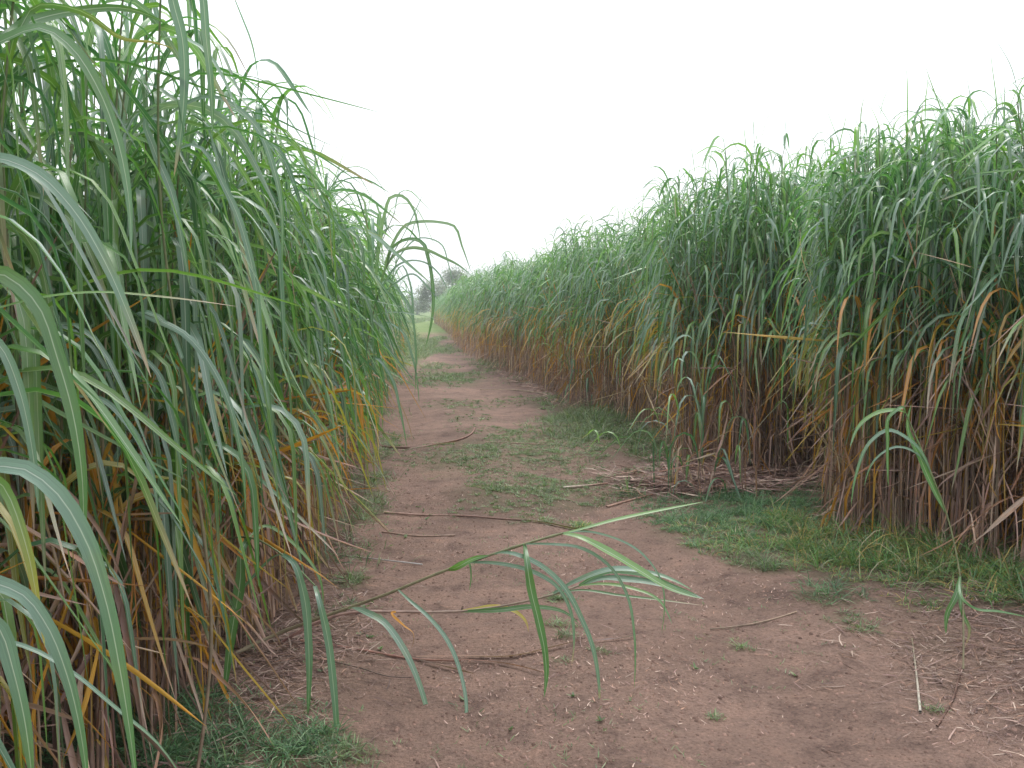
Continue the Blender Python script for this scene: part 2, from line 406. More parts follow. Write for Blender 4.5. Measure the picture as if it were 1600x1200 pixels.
corner = np.clip(1.3-((X-2.3)/.75)**2-((Y-4.5)/.9)**2, 0, 1)*.8 + np.clip(1.2-((X+.95)/.35)**2-((Y-4.3)/1.2)**2, 0, 1)*.8
wob = .5+.5*np.sin(7*X+3*np.sin(5*Y))*np.sin(6*Y+2*np.sin(4*X))
strawc = np.clip(np.maximum(inside_l, inside_r)+corner*wob, 0, 1)*(1-turf*.7)
farf = np.clip((Y-24.5)/4, 0, 1)*np.clip((edge_l+.9-X)/1.0, 0, 1)
farf = np.maximum(farf, np.clip((Y-56)/10, 0, 1)); strawc *= (1-farf)
farf = np.where(Y < 2, np.maximum(farf, 0), farf)
col = np.stack([turf, strawc, farf], -1).reshape(-1, 3)
fc = V[F].mean(1)
el = np.interp(fc[:, 1], [p[1] for p in LEFT]+[60], [p[0] for p in LEFT]+[-5.4]) - .0
err = np.interp(fc[:, 1], ys, er[:, 0])
is_path = (fc[:, 0] > el+.12) & (fc[:, 0] < np.minimum(err-.35, np.interp(fc[:, 1], [0, 5, 7, 9, 12, 20, 60], [2.6, 1.9, 1.35, 1.25, 1.0, .6, -4.3]))) & (fc[:, 1] > -20) & (fc[:, 1] < 56)
def sub_mesh(name, mask):
    f = F[mask]; used, inv = np.unique(f, return_inverse=True)
    return mesh_obj(name, V[used], inv.reshape(-1, 4), col[used], None, M_GROUND)
tag(sub_mesh('ground', ~is_path), kind='structure', label='earth under the canes with turf verges and the field beyond')
tag(sub_mesh('dirt_path', is_path), kind='structure', label='reddish brown dirt track between the two walls of cane')

# ------------------------------------------------------------------ canes
GREENS = np.array([[.155, .24, .185], [.13, .215, .155], [.14, .25, .10], [.055, .150, .045], [.080, .195, .045], [.050, .135, .065], [.115, .230, .050], [.070, .160, .085]])  # leading pale blue-grey entries carry sky sheen in the leaf colour
YELLOW = np.array([[.30, .26, .05], [.42, .25, .04], [.50, .22, .035], [.24, .25, .06]])
TANS = np.array([[.32, .21, .175], [.40, .27, .225], [.19, .125, .11], [.48, .36, .29], [.26, .16, .14], [.34, .20, .14]])
ORNG = np.array([[.55, .27, .04], [.60, .34, .06], [.44, .20, .06], [.50, .34, .10]])

def stand(edge, inward, depth, density, trng):
    """sample cane positions behind a front line; returns pos, w (distance behind the front), outward dir"""
    e = np.array(edge); seg = np.diff(e, axis=0); ln = np.linalg.norm(seg, axis=1)
    out = []
    for i in range(len(seg)):
        dmid = np.linalg.norm((e[i]+e[i+1])/2)
        dens = density(dmid)
        n = trng.poisson(ln[i]*depth*dens)
        t = trng.random(n); wv = depth*trng.random(n)**1.25
        nrm = np.array([-seg[i][1], seg[i][0]])/ln[i]*inward
        p = e[i]+seg[i]*t[:, None]+nrm*wv[:, None]
        o = np.broadcast_to(-nrm, p.shape)
        out.append(np.column_stack([p, wv, o]))
    return np.concatenate(out)

def make_leaves(pos, H, lean, outw, wv, K, across, sc=1.0, young=False, r=rng, ngreen=13, ndry=15, zd=.95):
    """leaves of many canes -> (green blades, dry blades, tubes); vectorised over canes x leaves"""
    n = len(pos)
    dist = np.hypot(pos[:, 0], pos[:, 1])
    # green leaves
    m = ngreen
    zf = np.linspace(0, 1, m)[None, :]+r.normal(0, .025, (n, m))
    zlow = (zd-.35-.14*np.clip(1-wv[:, None]/.5, 0, 1)+.25*r.random((n, 1)))*(0.3 if young else 1)
    za = zlow+(H[:, None]-zlow)*np.clip(zf, 0, 1)**.9
    frac = za/H[:, None]
    base = pos[:, None, :]*np.ones((1, m, 1)); base[..., 2] = za+pos[:, None, 2]
    base[..., :2] += lean[:, None, :]*(frac**1.8)[..., None]
    oa = np.arctan2(outw[:, 0], outw[:, 1])
    az = np.where(r.random((n, m)) < np.clip(.75-.25*wv[:, None], .35, .75), oa[:, None]+r.normal(0, .85, (n, m)), r.uniform(-np.pi, np.pi, (n, m)))
    top = np.clip((frac-.82)/.18, 0, 1)
    el0 = R(73)+r.normal(0, R(6), (n, m))+top*R(6)
    droop = R(152)+r.normal(0, R(16), (n, m))-top*R(35)*r.random((n, m))-R(50)*(r.random((n, m)) < .02)
    spike = (top > .9) & (r.random((n, m)) < .35)
    droop = np.where(spike, R(20), droop); 
    L = (.80+.30*r.random((n, m)))*(1-.30*top)*sc*(.8+.35*np.sin(np.clip(frac, 0, 1)*np.pi))
    W = (.018+.015*r.random((n, m)))*(1-.2*top)*(1 if sc > .8 else sc**.5)
    W = np.where(spike, W*.35, W)
    c0 = GREENS[r.integers(0, len(GREENS), (n, m))]*(.8+.5*r.random((n, m, 1)))*(1+np.clip((frac-.7)/.3, 0, 1)[..., None]*np.array([.16, .18, .08]))
    low = np.clip((zd+.25-za)/.45, 0, 1)*(0 if young else 1)
    yel = r.random((n, m)) < low*.38
    c0 = np.where(yel[..., None], YELLOW[r.integers(0, len(YELLOW), (n, m))], c0)
    c1 = np.where((r.random((n, m)) < .14+low*.35)[..., None], TANS[r.integers(0, len(TANS), (n, m))]*1.1, c0*.95)
    fl = lambda a: a.reshape(n*m, *a.shape[2:])
    b, a_, e_, d_, L_, W_, c0, c1 = map(fl, (base, az, el0, droop, L, W, c0, c1))
    # keep blades out of the lens
    tip = b[:, :2]+np.stack([np.sin(a_), np.cos(a_)], -1)*L_[:, None]*.6
    ok = (np.hypot(tip[:, 0], tip[:, 1]) > 1.5) & ~((tip[:, 0] > -1.0) & (tip[:, 1] < 2.0))
    q = lambda v: v[ok]
    nn = ok.sum()
    green = blades(q(b), q(a_), q(e_), q(d_), q(L_), q(W_), q(c0), q(c1), K=K, across=across, twist=r.normal(0, .9, nn), side=r.normal(0, .35, nn), r=r,
                   tipstart=.6+.3*r.random((nn, 1)), bend=(.02+.16*r.random(nn), .36+.40*r.random(nn)))
    # dry leaves hanging at the foot
    dry = None
    if ndry:
        m = ndry
        za = .12+(zd+.12)*r.random((n, m))
        base = pos[:, None, :]*np.ones((1, m, 1)); base[..., 2] = za+pos[:, None, 2]
        base[..., :2] += lean[:, None, :]*((za/H[:, None])**1.8)[..., None]
        az = np.where(r.random((n, m)) < .7, oa[:, None]+r.normal(0, 1.1, (n, m)), r.uniform(-np.pi, np.pi, (n, m)))
        up = r.random((n, m)) < .30
        el0 = np.where(up, R(83)+r.normal(0, R(4), (n, m)), R(10)+r.normal(0, R(35), (n, m)))
        droop = np.where(up, R(20)+R(120)*r.random((n, m))*(r.random((n, m)) < .3), R(97)+r.normal(0, R(14), (n, m)))
        L = np.minimum(.32+.55*r.random((n, m)), za*1.25+.3); W = .007+.015*r.random((n, m))
        kind = r.random((n, m)); hi = np.clip((za-.35)/.6, 0, 1)
        c0 = TANS[r.integers(0, len(TANS), (n, m))]*(.8+.6*r.random((n, m, 1)))
        c0 = np.where((kind < (.10+.42*hi)*(1 if sc > .9 else .85))[..., None], ORNG[r.integers(0, len(ORNG), (n, m))]*(.7+.4*r.random((n, m, 1))), c0)
        b, a_, e_, d_, L_, W_, c0 = map(fl, (base, az, el0, droop, L, W, c0))
        ok = ~((b[:, 0] > -1.0) & (b[:, 1] < 1.8)); q = lambda v: v[ok]; nn = ok.sum()
        dry = blades(q(b), q(a_), q(e_), q(d_), q(L_), q(W_), q(c0), q(c0)*.8, K=max(4, K-3), across=across, twist=r.normal(0, 2.6, nn), side=r.normal(0, .7, nn), r=r,
                     bend=(np.zeros(nn), .05+.05*r.random(nn)+.35*r.random(nn)**3), fold=.4)
    P1 = pos+np.column_stack([lean, H+.0])
    bend = np.column_stack([-lean*.22, np.zeros(n)])
    cb = np.array([[.27, .18, .145]])*(.7+.6*r.random((n, 1))); ct = np.array([[.11, .16, .06]])*(.8+.4*r.random((n, 1)))
    return green, dry, (pos.copy(), P1, bend, .0055*np.ones(n)*sc**.3, .0028*np.ones(n), cb, ct)

tr = np.random.default_rng(11)
SL = stand(LEFT, 1, 2.9, lambda d: 36 if d < 9 else 30, tr)
SN = stand(NEAR_R, -1, 1.6, lambda d: 40, tr)
SF = stand(FAR_R, -1, 2.3, lambda d: 32 if d < 16 else (23 if d < 32 else 14), tr)
# keep the stand behind its end faces
SN = SN[(SN[:, 1] < 7.95) & (SN[:, 1] > 3.2)]
SF = SF[(SF[:, 1] > 8.7)]
SL = SL[(SL[:, 1] > .5)]
allc = np.concatenate([np.column_stack([SL, np.zeros(len(SL))]), np.column_stack([SN, np.ones(len(SN))]), np.column_stack([SF, np.full(len(SF), 2)])])
x, y, wv = allc[:, 0], allc[:, 1], allc[:, 2]
outw = allc[:, 3:5]; side = allc[:, 5].astype(int)
n = len(allc)
pos = np.column_stack([x, y, hgt(x, y)-.01])
H = 2.44+tr.normal(0, .13, n)+.10*np.sin(x*1.3+y*.45)+.08*np.sin(y*1.9+2*x)
H = np.where(side == 1, H+.04, H); H = np.where(side == 2, H+np.interp(y, [8.5, 14, 25], [.16, .08, 0]), H); H = np.where(side == 0, H-np.interp(y, [1.5, 3.0, 4.2, 6, 12, 20], [-.40, -.20, .08, .30, .40, .36]), H); H -= .25*(wv < .2)*tr.random(n); H *= np.interp(y, [30, 55, 100], [1, .93, .85])
lean = outw*(.03+.15*tr.random((n, 1))*np.clip(1.2-wv[:, None], .2, 1))+tr.normal(0, .07, (n, 2))
stray = tr.random(n) < .045
lean = np.where(stray[:, None], lean*1.8, lean)
dist = np.hypot(x, y)
infr = np.abs(x) < y*.56+.25
behind = np.where(side == 0, np.maximum(0, wv-.1)*3, np.maximum(0, wv-.1)*4.5)
score = np.where(infr, dist+behind, 1e9)
order = np.argsort(score)
NH = 262
hero = np.zeros(n, bool); hero[order[:NH]] = True
print('canes', n, 'score cut', score[order[NH]])

def place_words(i):  # what a viewer could find the cane by
    d = y[i]
    if side[i] == 0:
        where = 'the left cane stand'
        if d < 3.4: zone = 'beside the dark grass in '+where
        elif d < 4.8: zone = 'behind the fallen canes in '+where
        elif d < 6.5: zone = 'by the straw edge of '+where
        elif d < 8.5: zone = 'at the grassy verge of '+where
        else: zone = 'farther along the track in '+where
        g = 'canes of the left stand'
    elif side[i] == 1:
        zone = ('above yellowing grass in the near right block' if d < 6.6 else 'at the end of the near right block')
        g = 'canes of the near right block'
    else:
        zone = 'behind the grass bay' if d < 9.7 else 'in the far right stand'
        g = 'canes of the far right stand'
    how = 'leaning green cane ' if stray[i] else ('tall front row cane ' if wv[i] < .35 else 'tall second row cane ')
    return (how+zone), g

for i in np.where(hero)[0]:
    s_ = slice(i, i+1)
    r_ = np.random.default_rng(1000+int(i))
    K = 13 if dist[i] < 6 else 10
    g_, d_, t_ = make_leaves(pos[s_], H[s_], lean[s_], outw[s_], wv[s_], K, 3, r=r_, zd=.95 if side[i] == 0 else 1.28, sc=.93 if side[i] == 0 else .84)
    root = empty('giant_cane', pos[i])
    lab, grp = place_words(i)
    tag(root, lab, 'cane', grp)
    q = Geo(); q.add(*tubes(*t_, K=10, sides=6)); q.build('stalk', M_STEM, root, pos[i])
    q = Geo(); q.add(*g_); q.build('green_leaves', M_LEAF, root, pos[i])
    q = Geo(); q.add(*d_); q.build('dry_leaves', M_DRY, root, pos[i])

mass = Geo(); massd = Geo(); masss = Geo()
rest = ~hero
for lo, hi, K, ac, ng, nd in ((0, 9, 9, 3, 13, 12), (9, 20, 7, 3, 12, 11), (20, 45, 5, 2, 12, 8), (45, 200, 4, 2, 10, 4)):
    for sd_ in (0, 1):
        mk = rest & (dist >= lo) & (dist < hi) & ((side == 0) if sd_ == 0 else (side > 0))
        if not mk.any(): continue
        g_, d_, t_ = make_leaves(pos[mk], H[mk], lean[mk], outw[mk], wv[mk], K, ac, r=tr, ngreen=ng, ndry=nd, zd=.95 if sd_ == 0 else 1.28, sc=.93 if sd_ == 0 else .84)
        mass.add(*g_); massd.add(*d_); masss.add(*tubes(*t_, K=4 if lo < 20 else 2, sides=4 if lo < 20 else 3))
# one object with three material slots
def join_geo(name, parts):
    Vs, Fs, Cs, Us, Ms, k = [], [], [], [], [], 0
    for mi, (g, m) in enumerate(parts):
        V_ = np.concatenate(g.V); F_ = np.concatenate(g.F); Vs.append(V_); Fs.append(F_+k); k += len(V_)
        Cs.append(np.concatenate(g.C)); Us.append(np.concatenate(g.U)); Ms.append(np.full(len(F_), mi, np.int32))
    o = mesh_obj(name, np.concatenate(Vs), np.concatenate(Fs), np.concatenate(Cs), np.concatenate(Us), parts[0][1])
    for g, m in parts[1:]: o.data.materials.append(m)
    o.data.polygons.foreach_set('material_index', np.concatenate(Ms)); return o
ms = join_geo('cane_thicket', [(mass, M_LEAF), (massd, M_DRY), (masss, M_STEM)])
tag(ms, 'dense mass of green canes behind and beyond the front rows', 'cane thicket', kind='stuff')
print('mass verts', len(ms.data.vertices))

# ------------------------------------------------------------------ hand-shaped canes and fallen canes
def px3(pts, d0, d1=None):
    d1 = d0 if d1 is None else d1
    m = len(pts); return [P(p[0], p[1], (p[2] if len(p) > 2 else d0+(d1-d0)*k/max(1, m-1))) for k, p in enumerate(pts)]
def on_ground(pts, up=.008):
    out = []
    for p in pts:
        g = G(p[0], p[1]); g[2] = float(hgt(g[0], g[1]))+up+(p[2] if len(p) > 2 else 0); out.append(g)
    return out
gA, gB, gC = (.075, .18, .055), (.12, .22, .15), (.13, .26, .06)
tanc, orn, yel = (.36, .24, .17), (.50, .24, .05), (.45, .36, .06)

def shaped_cane(name, label, cat, stem, r0, r1, cs, leaves, group=None, sc=None):
    """stem: 3D points (first = foot); leaves: (points3d, width, colour, tip colour, kwargs)"""
    root = empty(name, stem[0]); tag(root, label, cat, group)
    q = Geo(); q.add(*path_tube(stem, r0, r1, cs[0], cs[1], n=40, nodes=.17)); q.build('stalk', M_STEM, root, stem[0])
    for (pp, wd, c0, c1, kw) in leaves:
        q = Geo(); q.add(*path_leaf(pp, wd, c0, c1, **kw))
        dry = c0 in (tanc, orn)
        q.build('dry_leaf' if dry else 'leaf', M_DRY if dry else M_LEAF, root, stem[0])
    return root
stemc = ((.20, .14, .10), (.12, .18, .07))

# two canes just beyond the left frame edge whose long leaves cross the view
s1 = [np.array([-1.22, 1.95, 0.]), np.array([-1.18, 1.93, 1.]), np.array([-1.10, 1.9, 1.9]), np.array([-1.05, 1.88, 2.5])]
def from_stem(st, z, pts):      # start a leaf on the stalk at height z
    zz = [p[2] for p in st]; b = np.array([np.interp(z, zz, [p[k] for p in st]) for k in range(3)])
    return [b]+pts
shaped_cane('giant_cane', 'nearest left cane with a long leaf arching from the frame edge to a brown tip', 'cane', s1, .006, .003, stemc, [
    (from_stem(s1, 1.72, px3([(0, 245), (60, 270), (110, 320), (160, 400), (200, 490), (236, 590)], 1.85)), .026, gB, tanc, dict(tipstart=.82, facing=(.3, -1, .8))),
    (from_stem(s1, 1.9, px3([(0, 62), (70, 42), (110, 70), (150, 130), (180, 205), (200, 300), (205, 400)], 1.9)), .024, gA, gB, dict(facing=(.3, -1, .8))),
    (from_stem(s1, 1.4, px3([(10, 430), (55, 470), (90, 560), (115, 650), (128, 740), (130, 860)], 1.95)), .034, gA, gA, dict(facing=(.5, -1, .2))),
    (from_stem(s1, 1.45, px3([(0, 540), (30, 610), (48, 690), (60, 800)], 1.85)), .022, gB, gB, dict(facing=(.3, -1, .4))),
    (from_stem(s1, 1.5, px3([(0, 480), (60, 465), (150, 456), (250, 463), (372, 479)], 2.0)), .010, gC, tanc, dict(facing=(0, -.6, 1))),
    (from_stem(s1, 2.2, px3([(20, 60), (60, 10), (130, 20), (190, 60), (240, 66), (270, 76)], 2.1, 2.4)), .020, gA, (.3, .22, .08), dict(facing=(0, -.6, -.8))),
    (from_stem(s1, 2.1, px3([(0, 60), (40, 36), (110, 18), (200, 14), (262, 38)], 2.1, 2.5)), .024, gA, gA, dict(facing=(.2, -1, -.3))),
])
s2 = [np.array([-1.02, 1.42, 0.]), np.array([-1.02, 1.44, .7]), np.array([-1.04, 1.5, 1.4]), np.array([-1.12, 1.5, 2.3])]
shaped_cane('giant_cane', 'nearest left cane whose broad white-ribbed leaves hang into the bottom corner', 'cane', s2, .006, .003, stemc, [
    (from_stem(s2, 1.28, px3([(0, 726), (35, 730), (82, 762), (130, 835), (163, 930), (188, 1050), (214, 1230)], 1.6)), .031, gB, gA, dict(facing=(.3, -1, .8), tipstart=.5)),
    (from_stem(s2, 1.12, px3([(0, 912), (35, 928), (72, 975), (103, 1050), (125, 1140), (138, 1240)], 1.62)), .027, gB, gA, dict(facing=(.3, -1, .8))),
    (from_stem(s2, 1.02, px3([(0, 985), (18, 1040), (35, 1110), (52, 1240)], 1.58)), .030, gB, gA, dict(facing=(.3, -1, .6))),
    (from_stem(s2, 1.05, px3([(0, 998), (60, 1018), (120, 1055), (180, 1105), (250, 1165), (290, 1225)], 1.75)), .010, gB, gA, dict(facing=(0, -.5, 1))),
    (from_stem(s2, 1.1, px3([(5, 760), (40, 850), (60, 950), (70, 1010)], 1.8)), .024, gC, yel, dict(facing=(.5, -1, .2))),
])
s3 = [P(300, 1250, 3.1)*np.array([1, 1, 0]), P(330, 1000, 3.15), P(300, 700, 3.1), P(250, 300, 3.0), P(255, -100, 2.9)]
shaped_cane('giant_cane', 'left cane with wide leaves hanging down from the top of the view against the sky', 'cane', s3, .006, .003, stemc, [
    ([s3[4]]+px3([(262, -60), (270, 0), (284, 55), (288, 110), (284, 190), (272, 275)], 2.9), .030, gB, tanc, dict(facing=(.2, -1, .3), tipstart=.85)),
    ([s3[4]]+px3([(285, -90), (312, -30), (322, 60), (330, 140), (332, 215)], 2.9), .024, gB, gA, dict(facing=(.2, -1, .3))),
    (px3([(262, 190), (228, 186), (240, 230), (268, 300), (285, 380), (297, 450)], 3.0), .024, gB, gA, dict(facing=(.3, -1, .8))),
    (px3([(285, 560), (240, 490), (215, 486), (288, 522), (345, 600), (375, 700), (384, 800)], 3.0), .022, gB, gA, dict(facing=(.3, -1, .8))),
    (px3([(300, 690), (170, 520), (205, 545), (245, 580), (268, 650), (286, 750)][2:], 3.0), .020, gB, gA, dict(facing=(.3, -1, .8))),
    (px3([(105, 620), (155, 622), (200, 662), (236, 735), (247, 810)], 2.7), .018, gB, gB, dict(facing=(.3, -1, .8))),
    (px3([(265, 240), (300, 225), (355, 300), (395, 420), (410, 560), (420, 640)], 3.2), .022, gB, gB, dict(facing=(.3, -1, .8))),
    (px3([(262, 180), (330, 150), (395, 190), (430, 270), (440, 420)], 3.3), .020, gB, gA, dict(facing=(.3, -1, .6))),
])
s4 = [G(330, 1085), P(340, 960, 4.1), P(345, 850, 4.05), P(390, 840, 3.95), P(440, 866, 3.85), P(492, 915, 3.8)]
shaped_cane('giant_cane', 'bent green cane at the left edge bowing over with three drooping white-ribbed leaves', 'cane', s4, .006, .0025, stemc, [
    ([s4[4]]+px3([(458, 878), (474, 925), (482, 1000), (481, 1120)], 3.8), .034, gB, gA, dict(facing=(.3, -1, .6))),
    ([s4[5]]+px3([(498, 935), (510, 985), (521, 1070), (529, 1215)], 3.7), .030, gB, gA, dict(facing=(.3, -1, .6))),
    ([s4[3]]+px3([(378, 860), (376, 900), (362, 990), (350, 1090)], 3.9), .042, gA, gA, dict(facing=(.3, -1, .3))),
    ([s4[3]]+px3([(420, 822), (470, 860), (500, 905), (505, 950)], 4.1), .016, gC, gA, dict(facing=(.3, -1, .8))),
    ([s4[4]]+px3([(415, 880), (375, 925), (345, 965)], 4.0), .014, gB, gA, dict(facing=(0, -1, .8))),
])
# cane leaning out over the track farther along
s5 = [np.array([-1.12, 7., 0]), P(545, 760, 7.), P(565, 600, 7.), P(588, 470, 6.95), P(605, 415, 6.9), P(628, 372, 6.85)]
shaped_cane('giant_cane', 'green cane leaning out over the track with its leaf fan against the white sky', 'cane', s5, .006, .003, stemc, [
    ([s5[3]]+px3([(588, 430), (592, 385), (601, 335), (612, 307), (628, 306), (645, 325), (653, 352), (657, 380)], 6.9), .027, (.16, .26, .12), gB, dict(facing=(-.2, -1, .2))),
    ([s5[3]]+px3([(600, 425), (615, 378), (635, 351), (662, 346), (692, 348), (708, 352), (722, 385), (736, 425)], 6.9), .024, (.16, .26, .12), gB, dict(facing=(-.2, -1, .3))),
    ([s5[4]]+px3([(615, 385), (645, 373), (660, 379), (669, 403), (675, 435), (677, 480), (664, 545)], 6.9), .028, gA, gA, dict(facing=(.4, -1, .3))),
    ([s5[4]]+px3([(625, 392), (645, 387), (668, 391), (692, 402), (716, 414), (736, 430)], 6.85), .025, (.16, .24, .17), gB, dict(facing=(0, -1, -.5))),
    ([s5[3]]+px3([(605, 435), (622, 414), (642, 407), (666, 411), (686, 428), (700, 455)], 6.9), .018, gB, gB, dict(facing=(0, -1, .8))),
    ([s5[3]]+px3([(615, 445), (645, 428), (668, 448), (690, 476)], 6.9), .016, gB, gB, dict(facing=(0, -1, .8))),
    ([s5[5]]+px3([(644, 340), (661, 303)], 6.85), .008, gB, gB, dict(facing=(0, -1, 0))),
    ([s5[2]]+px3([(590, 560), (612, 590), (625, 640), (636, 700)], 6.8), .022, gB, gA, dict(facing=(.3, -1, .6))),
    ([s5[2]]+px3([(580, 585), (604, 596), (622, 625), (640, 668), (645, 692)], 7.1), .014, tanc, tanc, dict(facing=(.3, -1, .6))),
    ([s5[3]]+px3([(612, 440), (628, 460), (640, 480), (648, 520), (652, 575)], 7.2), .020, gB, gA, dict(facing=(.4, -1, .3))),
])
s5b = [np.array([-1.25, 8.6, 0]), P(572, 640, 8.6), P(590, 520, 8.5), P(612, 440, 8.4), P(622, 395, 8.4)]
shaped_cane('giant_cane', 'slim cane just behind the leaning one with thin leaves trailing over the track', 'cane', s5b, .006, .003, stemc, [
    ([s5b[3]]+px3([(630, 415), (640, 440), (646, 500), (650, 560), (648, 620)], 8.3), .018, gB, gA, dict(facing=(.4, -1, .3))),
    ([s5b[3]]+px3([(625, 400), (655, 372), (690, 382), (700, 410), (708, 450)], 8.3), .014, gB, gB, dict(facing=(0, -1, .5))),
    ([s5b[2]]+px3([(610, 505), (630, 520), (645, 560), (655, 630)], 8.3), .020, gB, gA, dict(facing=(.4, -1, .5))),
    ([s5b[2]]+px3([(600, 560), (622, 580), (640, 610), (668, 660)], 8.3), .010, orn, tanc, dict(facing=(.4, -1, .5))),
    ([s5b[4]]+px3([(640, 372), (650, 340), (656, 318)], 8.4), .008, gB, gB, dict(facing=(0, -1, 0))),
])

# fallen canes across the track
f1 = [G(330, 1040)]+px3([(430, 992, 4.45), (510, 962, 4.35), (600, 930, 4.25), (700, 890, 4.15), (770, 866, 4.1), (820, 850, 4.05), (880, 833, 4.0)], 4)
shaped_cane('fallen_cane', 'fallen green cane arching over the track with long leaves trailing to the dirt', 'fallen cane', f1, .0085, .0045, ((.26, .21, .14), (.20, .21, .11)), [
    ([f1[-1]]+px3([(905, 827), (960, 812), (1020, 799), (1100, 784)], 4.0, 4.1), .018, gC, gC, dict(facing=(0, -.6, 1))),
    ([f1[-1]]+px3([(905, 838), (950, 860), (1000, 890), (1040, 915), (1096, 935)], 3.95, 3.85), .036, gC, gA, dict(facing=(.1, -.7, 1), tip=4)),
    ([f1[-2]]+px3([(824, 880), (830, 920), (842, 970), (852, 1020), (854, 1050), (850, 1090)], 3.95), .036, gA, gA, dict(facing=(.3, -1, .1))),
    ([f1[-3]]+px3([(800, 864), (840, 880), (880, 915), (908, 965), (926, 1010), (935, 1060), (937, 1118)], 4.0, 3.95), .024, gB, orn, dict(facing=(.2, -1, .8), tipstart=.88)),
    ([P(728, 879, 4.13)]+px3([(785, 881), (835, 894), (870, 916), (890, 950), (897, 1000), (893, 1040)], 4.05), .018, gB, tanc, dict(facing=(.2, -1, .6), tipstart=.85)),
    ([f1[-2]]+px3([(860, 850), (905, 855), (950, 882), (980, 930), (991, 990), (991, 1076)], 3.95), .014, gB, gA, dict(facing=(.2, -1, .6))),
    ([P(546, 950, 4.3)]+px3([(572, 956), (598, 970), (626, 1006), (655, 1068), (671, 1125), (678, 1172)], 4.1, 3.85), .030, (.16, .26, .19), gA, dict(facing=(.3, -1, .8))),
    ([P(622, 921, 4.22)]+px3([(640, 938), (668, 962), (700, 1002), (722, 1060), (729, 1110), (722, 1155), (704, 1210)], 4.1, 3.7), .018, gB, gA, dict(facing=(.3, -1, .7))),
    ([f1[4]]+px3([(715, 886), (740, 873), (766, 868)], 4.1), .024, gC, gA, dict(facing=(0, -1, .3))),
    ([f1[4]]+px3([(733, 880), (736, 900), (733, 924)], 4.1), .009, gA, gA, dict(facing=(.4, -1, .2))),
    ([f1[-1]]+px3([(930, 832), (1000, 862), (1030, 900), (1034, 990)], 4.1), .010, gB, gA, dict(facing=(.3, -1, .5))),
])
f2 = [G(430, 1010)]+px3([(550, 957, 4.5), (620, 956, 4.5), (720, 955, 4.5), (800, 944, 4.45), (860, 930, 4.4), (905, 915, 4.4)], 4)
shaped_cane('fallen_cane', 'fallen pinkish cane lying low across the track, flat green leaves at its tip', 'fallen cane', f2, .007, .004, ((.30, .17, .15), (.24, .20, .14)), [
    ([f2[-1]]+px3([(935, 904), (985, 905), (1040, 914), (1100, 936)], 4.4, 4.3), .034, gB, (.25, .3, .25), dict(facing=(0, -.7, 1), tip=4)),
    ([f2[-2]]+px3([(905, 905), (960, 888), (1010, 893), (1045, 903), (1082, 922)], 4.35, 4.2), .030, (.16, .26, .19), gA, dict(facing=(0, -.7, 1))),
    ([f2[-1]]+px3([(940, 912), (985, 918), (1030, 938), (1050, 975)], 4.35, 4.2), .018, gC, gA, dict(facing=(0, -.7, 1))),
    ([f2[-1]]+px3([(950, 893), (1000, 896), (1050, 915), (1090, 930)], 4.4, 4.3), .026, gA, gA, dict(facing=(0, -1, .5))),
    ([f2[-2]]+px3([(900, 922), (970, 930), (1040, 938), (1098, 946)], 4.4, 4.3), .014, gA, tanc, dict(facing=(0, -.7, 1))),
    ([f2[3]]+px3([(745, 951), (780, 948), (808, 957), (822, 972), (826, 988)], 4.5), .022, yel, tanc, dict(facing=(0, -1, .8), tipstart=.8)),
    ([f2[3]]+px3([(780, 953), (840, 948), (885, 958), (905, 975)], 4.45), .024, gA, gA, dict(facing=(0, -1, .6))),
    ([f2[2]]+px3([(612, 958), (632, 978), (646, 990), (646, 1004), (638, 1020)], 4.45), .015, orn, tanc, dict(facing=(.3, -1, .5), tipstart=.4, turn=1.6)),
])
def dry_stick(label, pts, r0, r1, c0, c1, extra=(), name='dry_cane'):
    st = on_ground(pts); root = empty(name, st[0]); tag(root, label, 'dry cane', 'dry canes lying on the track')
    q = Geo(); q.add(*path_tube(st, r0, r1, c0, c1, n=24, sides=6, nodes=.15)); q.build('stalk', M_STRAW, root, st[0])
    for e, wd, ca, cb in extra:
        q = Geo(); q.add(*path_leaf(on_ground(e, .014), wd, ca, cb, facing=(.2, -.3, 1), turn=1.2)); q.build('dry_leaf', M_DRY, root, st[0])
dry_stick('reddish dry cane with curled split leaves below the fallen green cane', [(470, 1010), (560, 1017), (650, 1028), (720, 1036)], .006, .004, (.28, .14, .11), (.22, .12, .09),
          [([(650, 1026), (730, 1030), (800, 1034), (850, 1026), (915, 1008)], .022, (.26, .16, .12), (.12, .08, .07)), ([(655, 1030), (700, 1045), (742, 1062)], .016, (.14, .09, .07), (.2, .12, .1)),
           ([(720, 1036), (790, 1046), (850, 1060)], .014, (.22, .11, .08), (.2, .1, .08)), ([(930, 1010), (965, 1005), (998, 995)], .016, (.16, .12, .12), (.3, .28, .3))])
dry_stick('long pinkish dry cane reaching from the left verge with green grass at its tip', [(600, 797), (660, 799), (730, 805), (790, 813), (830, 815)], .008, .005, (.38, .25, .20), (.16, .09, .07),
          [([(800, 812), (850, 818), (900, 826), (940, 832)], .03, (.12, .10, .05), (.12, .14, .05))])
dry_stick('short straight dry cane just below the long pinkish one', [(597, 829), (650, 833), (711, 837)], .006, .006, (.28, .18, .14), (.36, .26, .2))
dry_stick('bundle of dark dry cane across the left wheel track', [(595, 693), (640, 694), (700, 690), (742, 672)], .014, .008, (.18, .11, .09), (.24, .13, .10), [([(640, 696), (690, 693), (720, 690)], .04, (.25, .17, .13), (.2, .12, .1))])
dry_stick('thin dry cane lying across the middle grass strip', [(760, 692), (800, 692), (850, 694)], .007, .006, (.34, .24, .18), (.3, .2, .15))
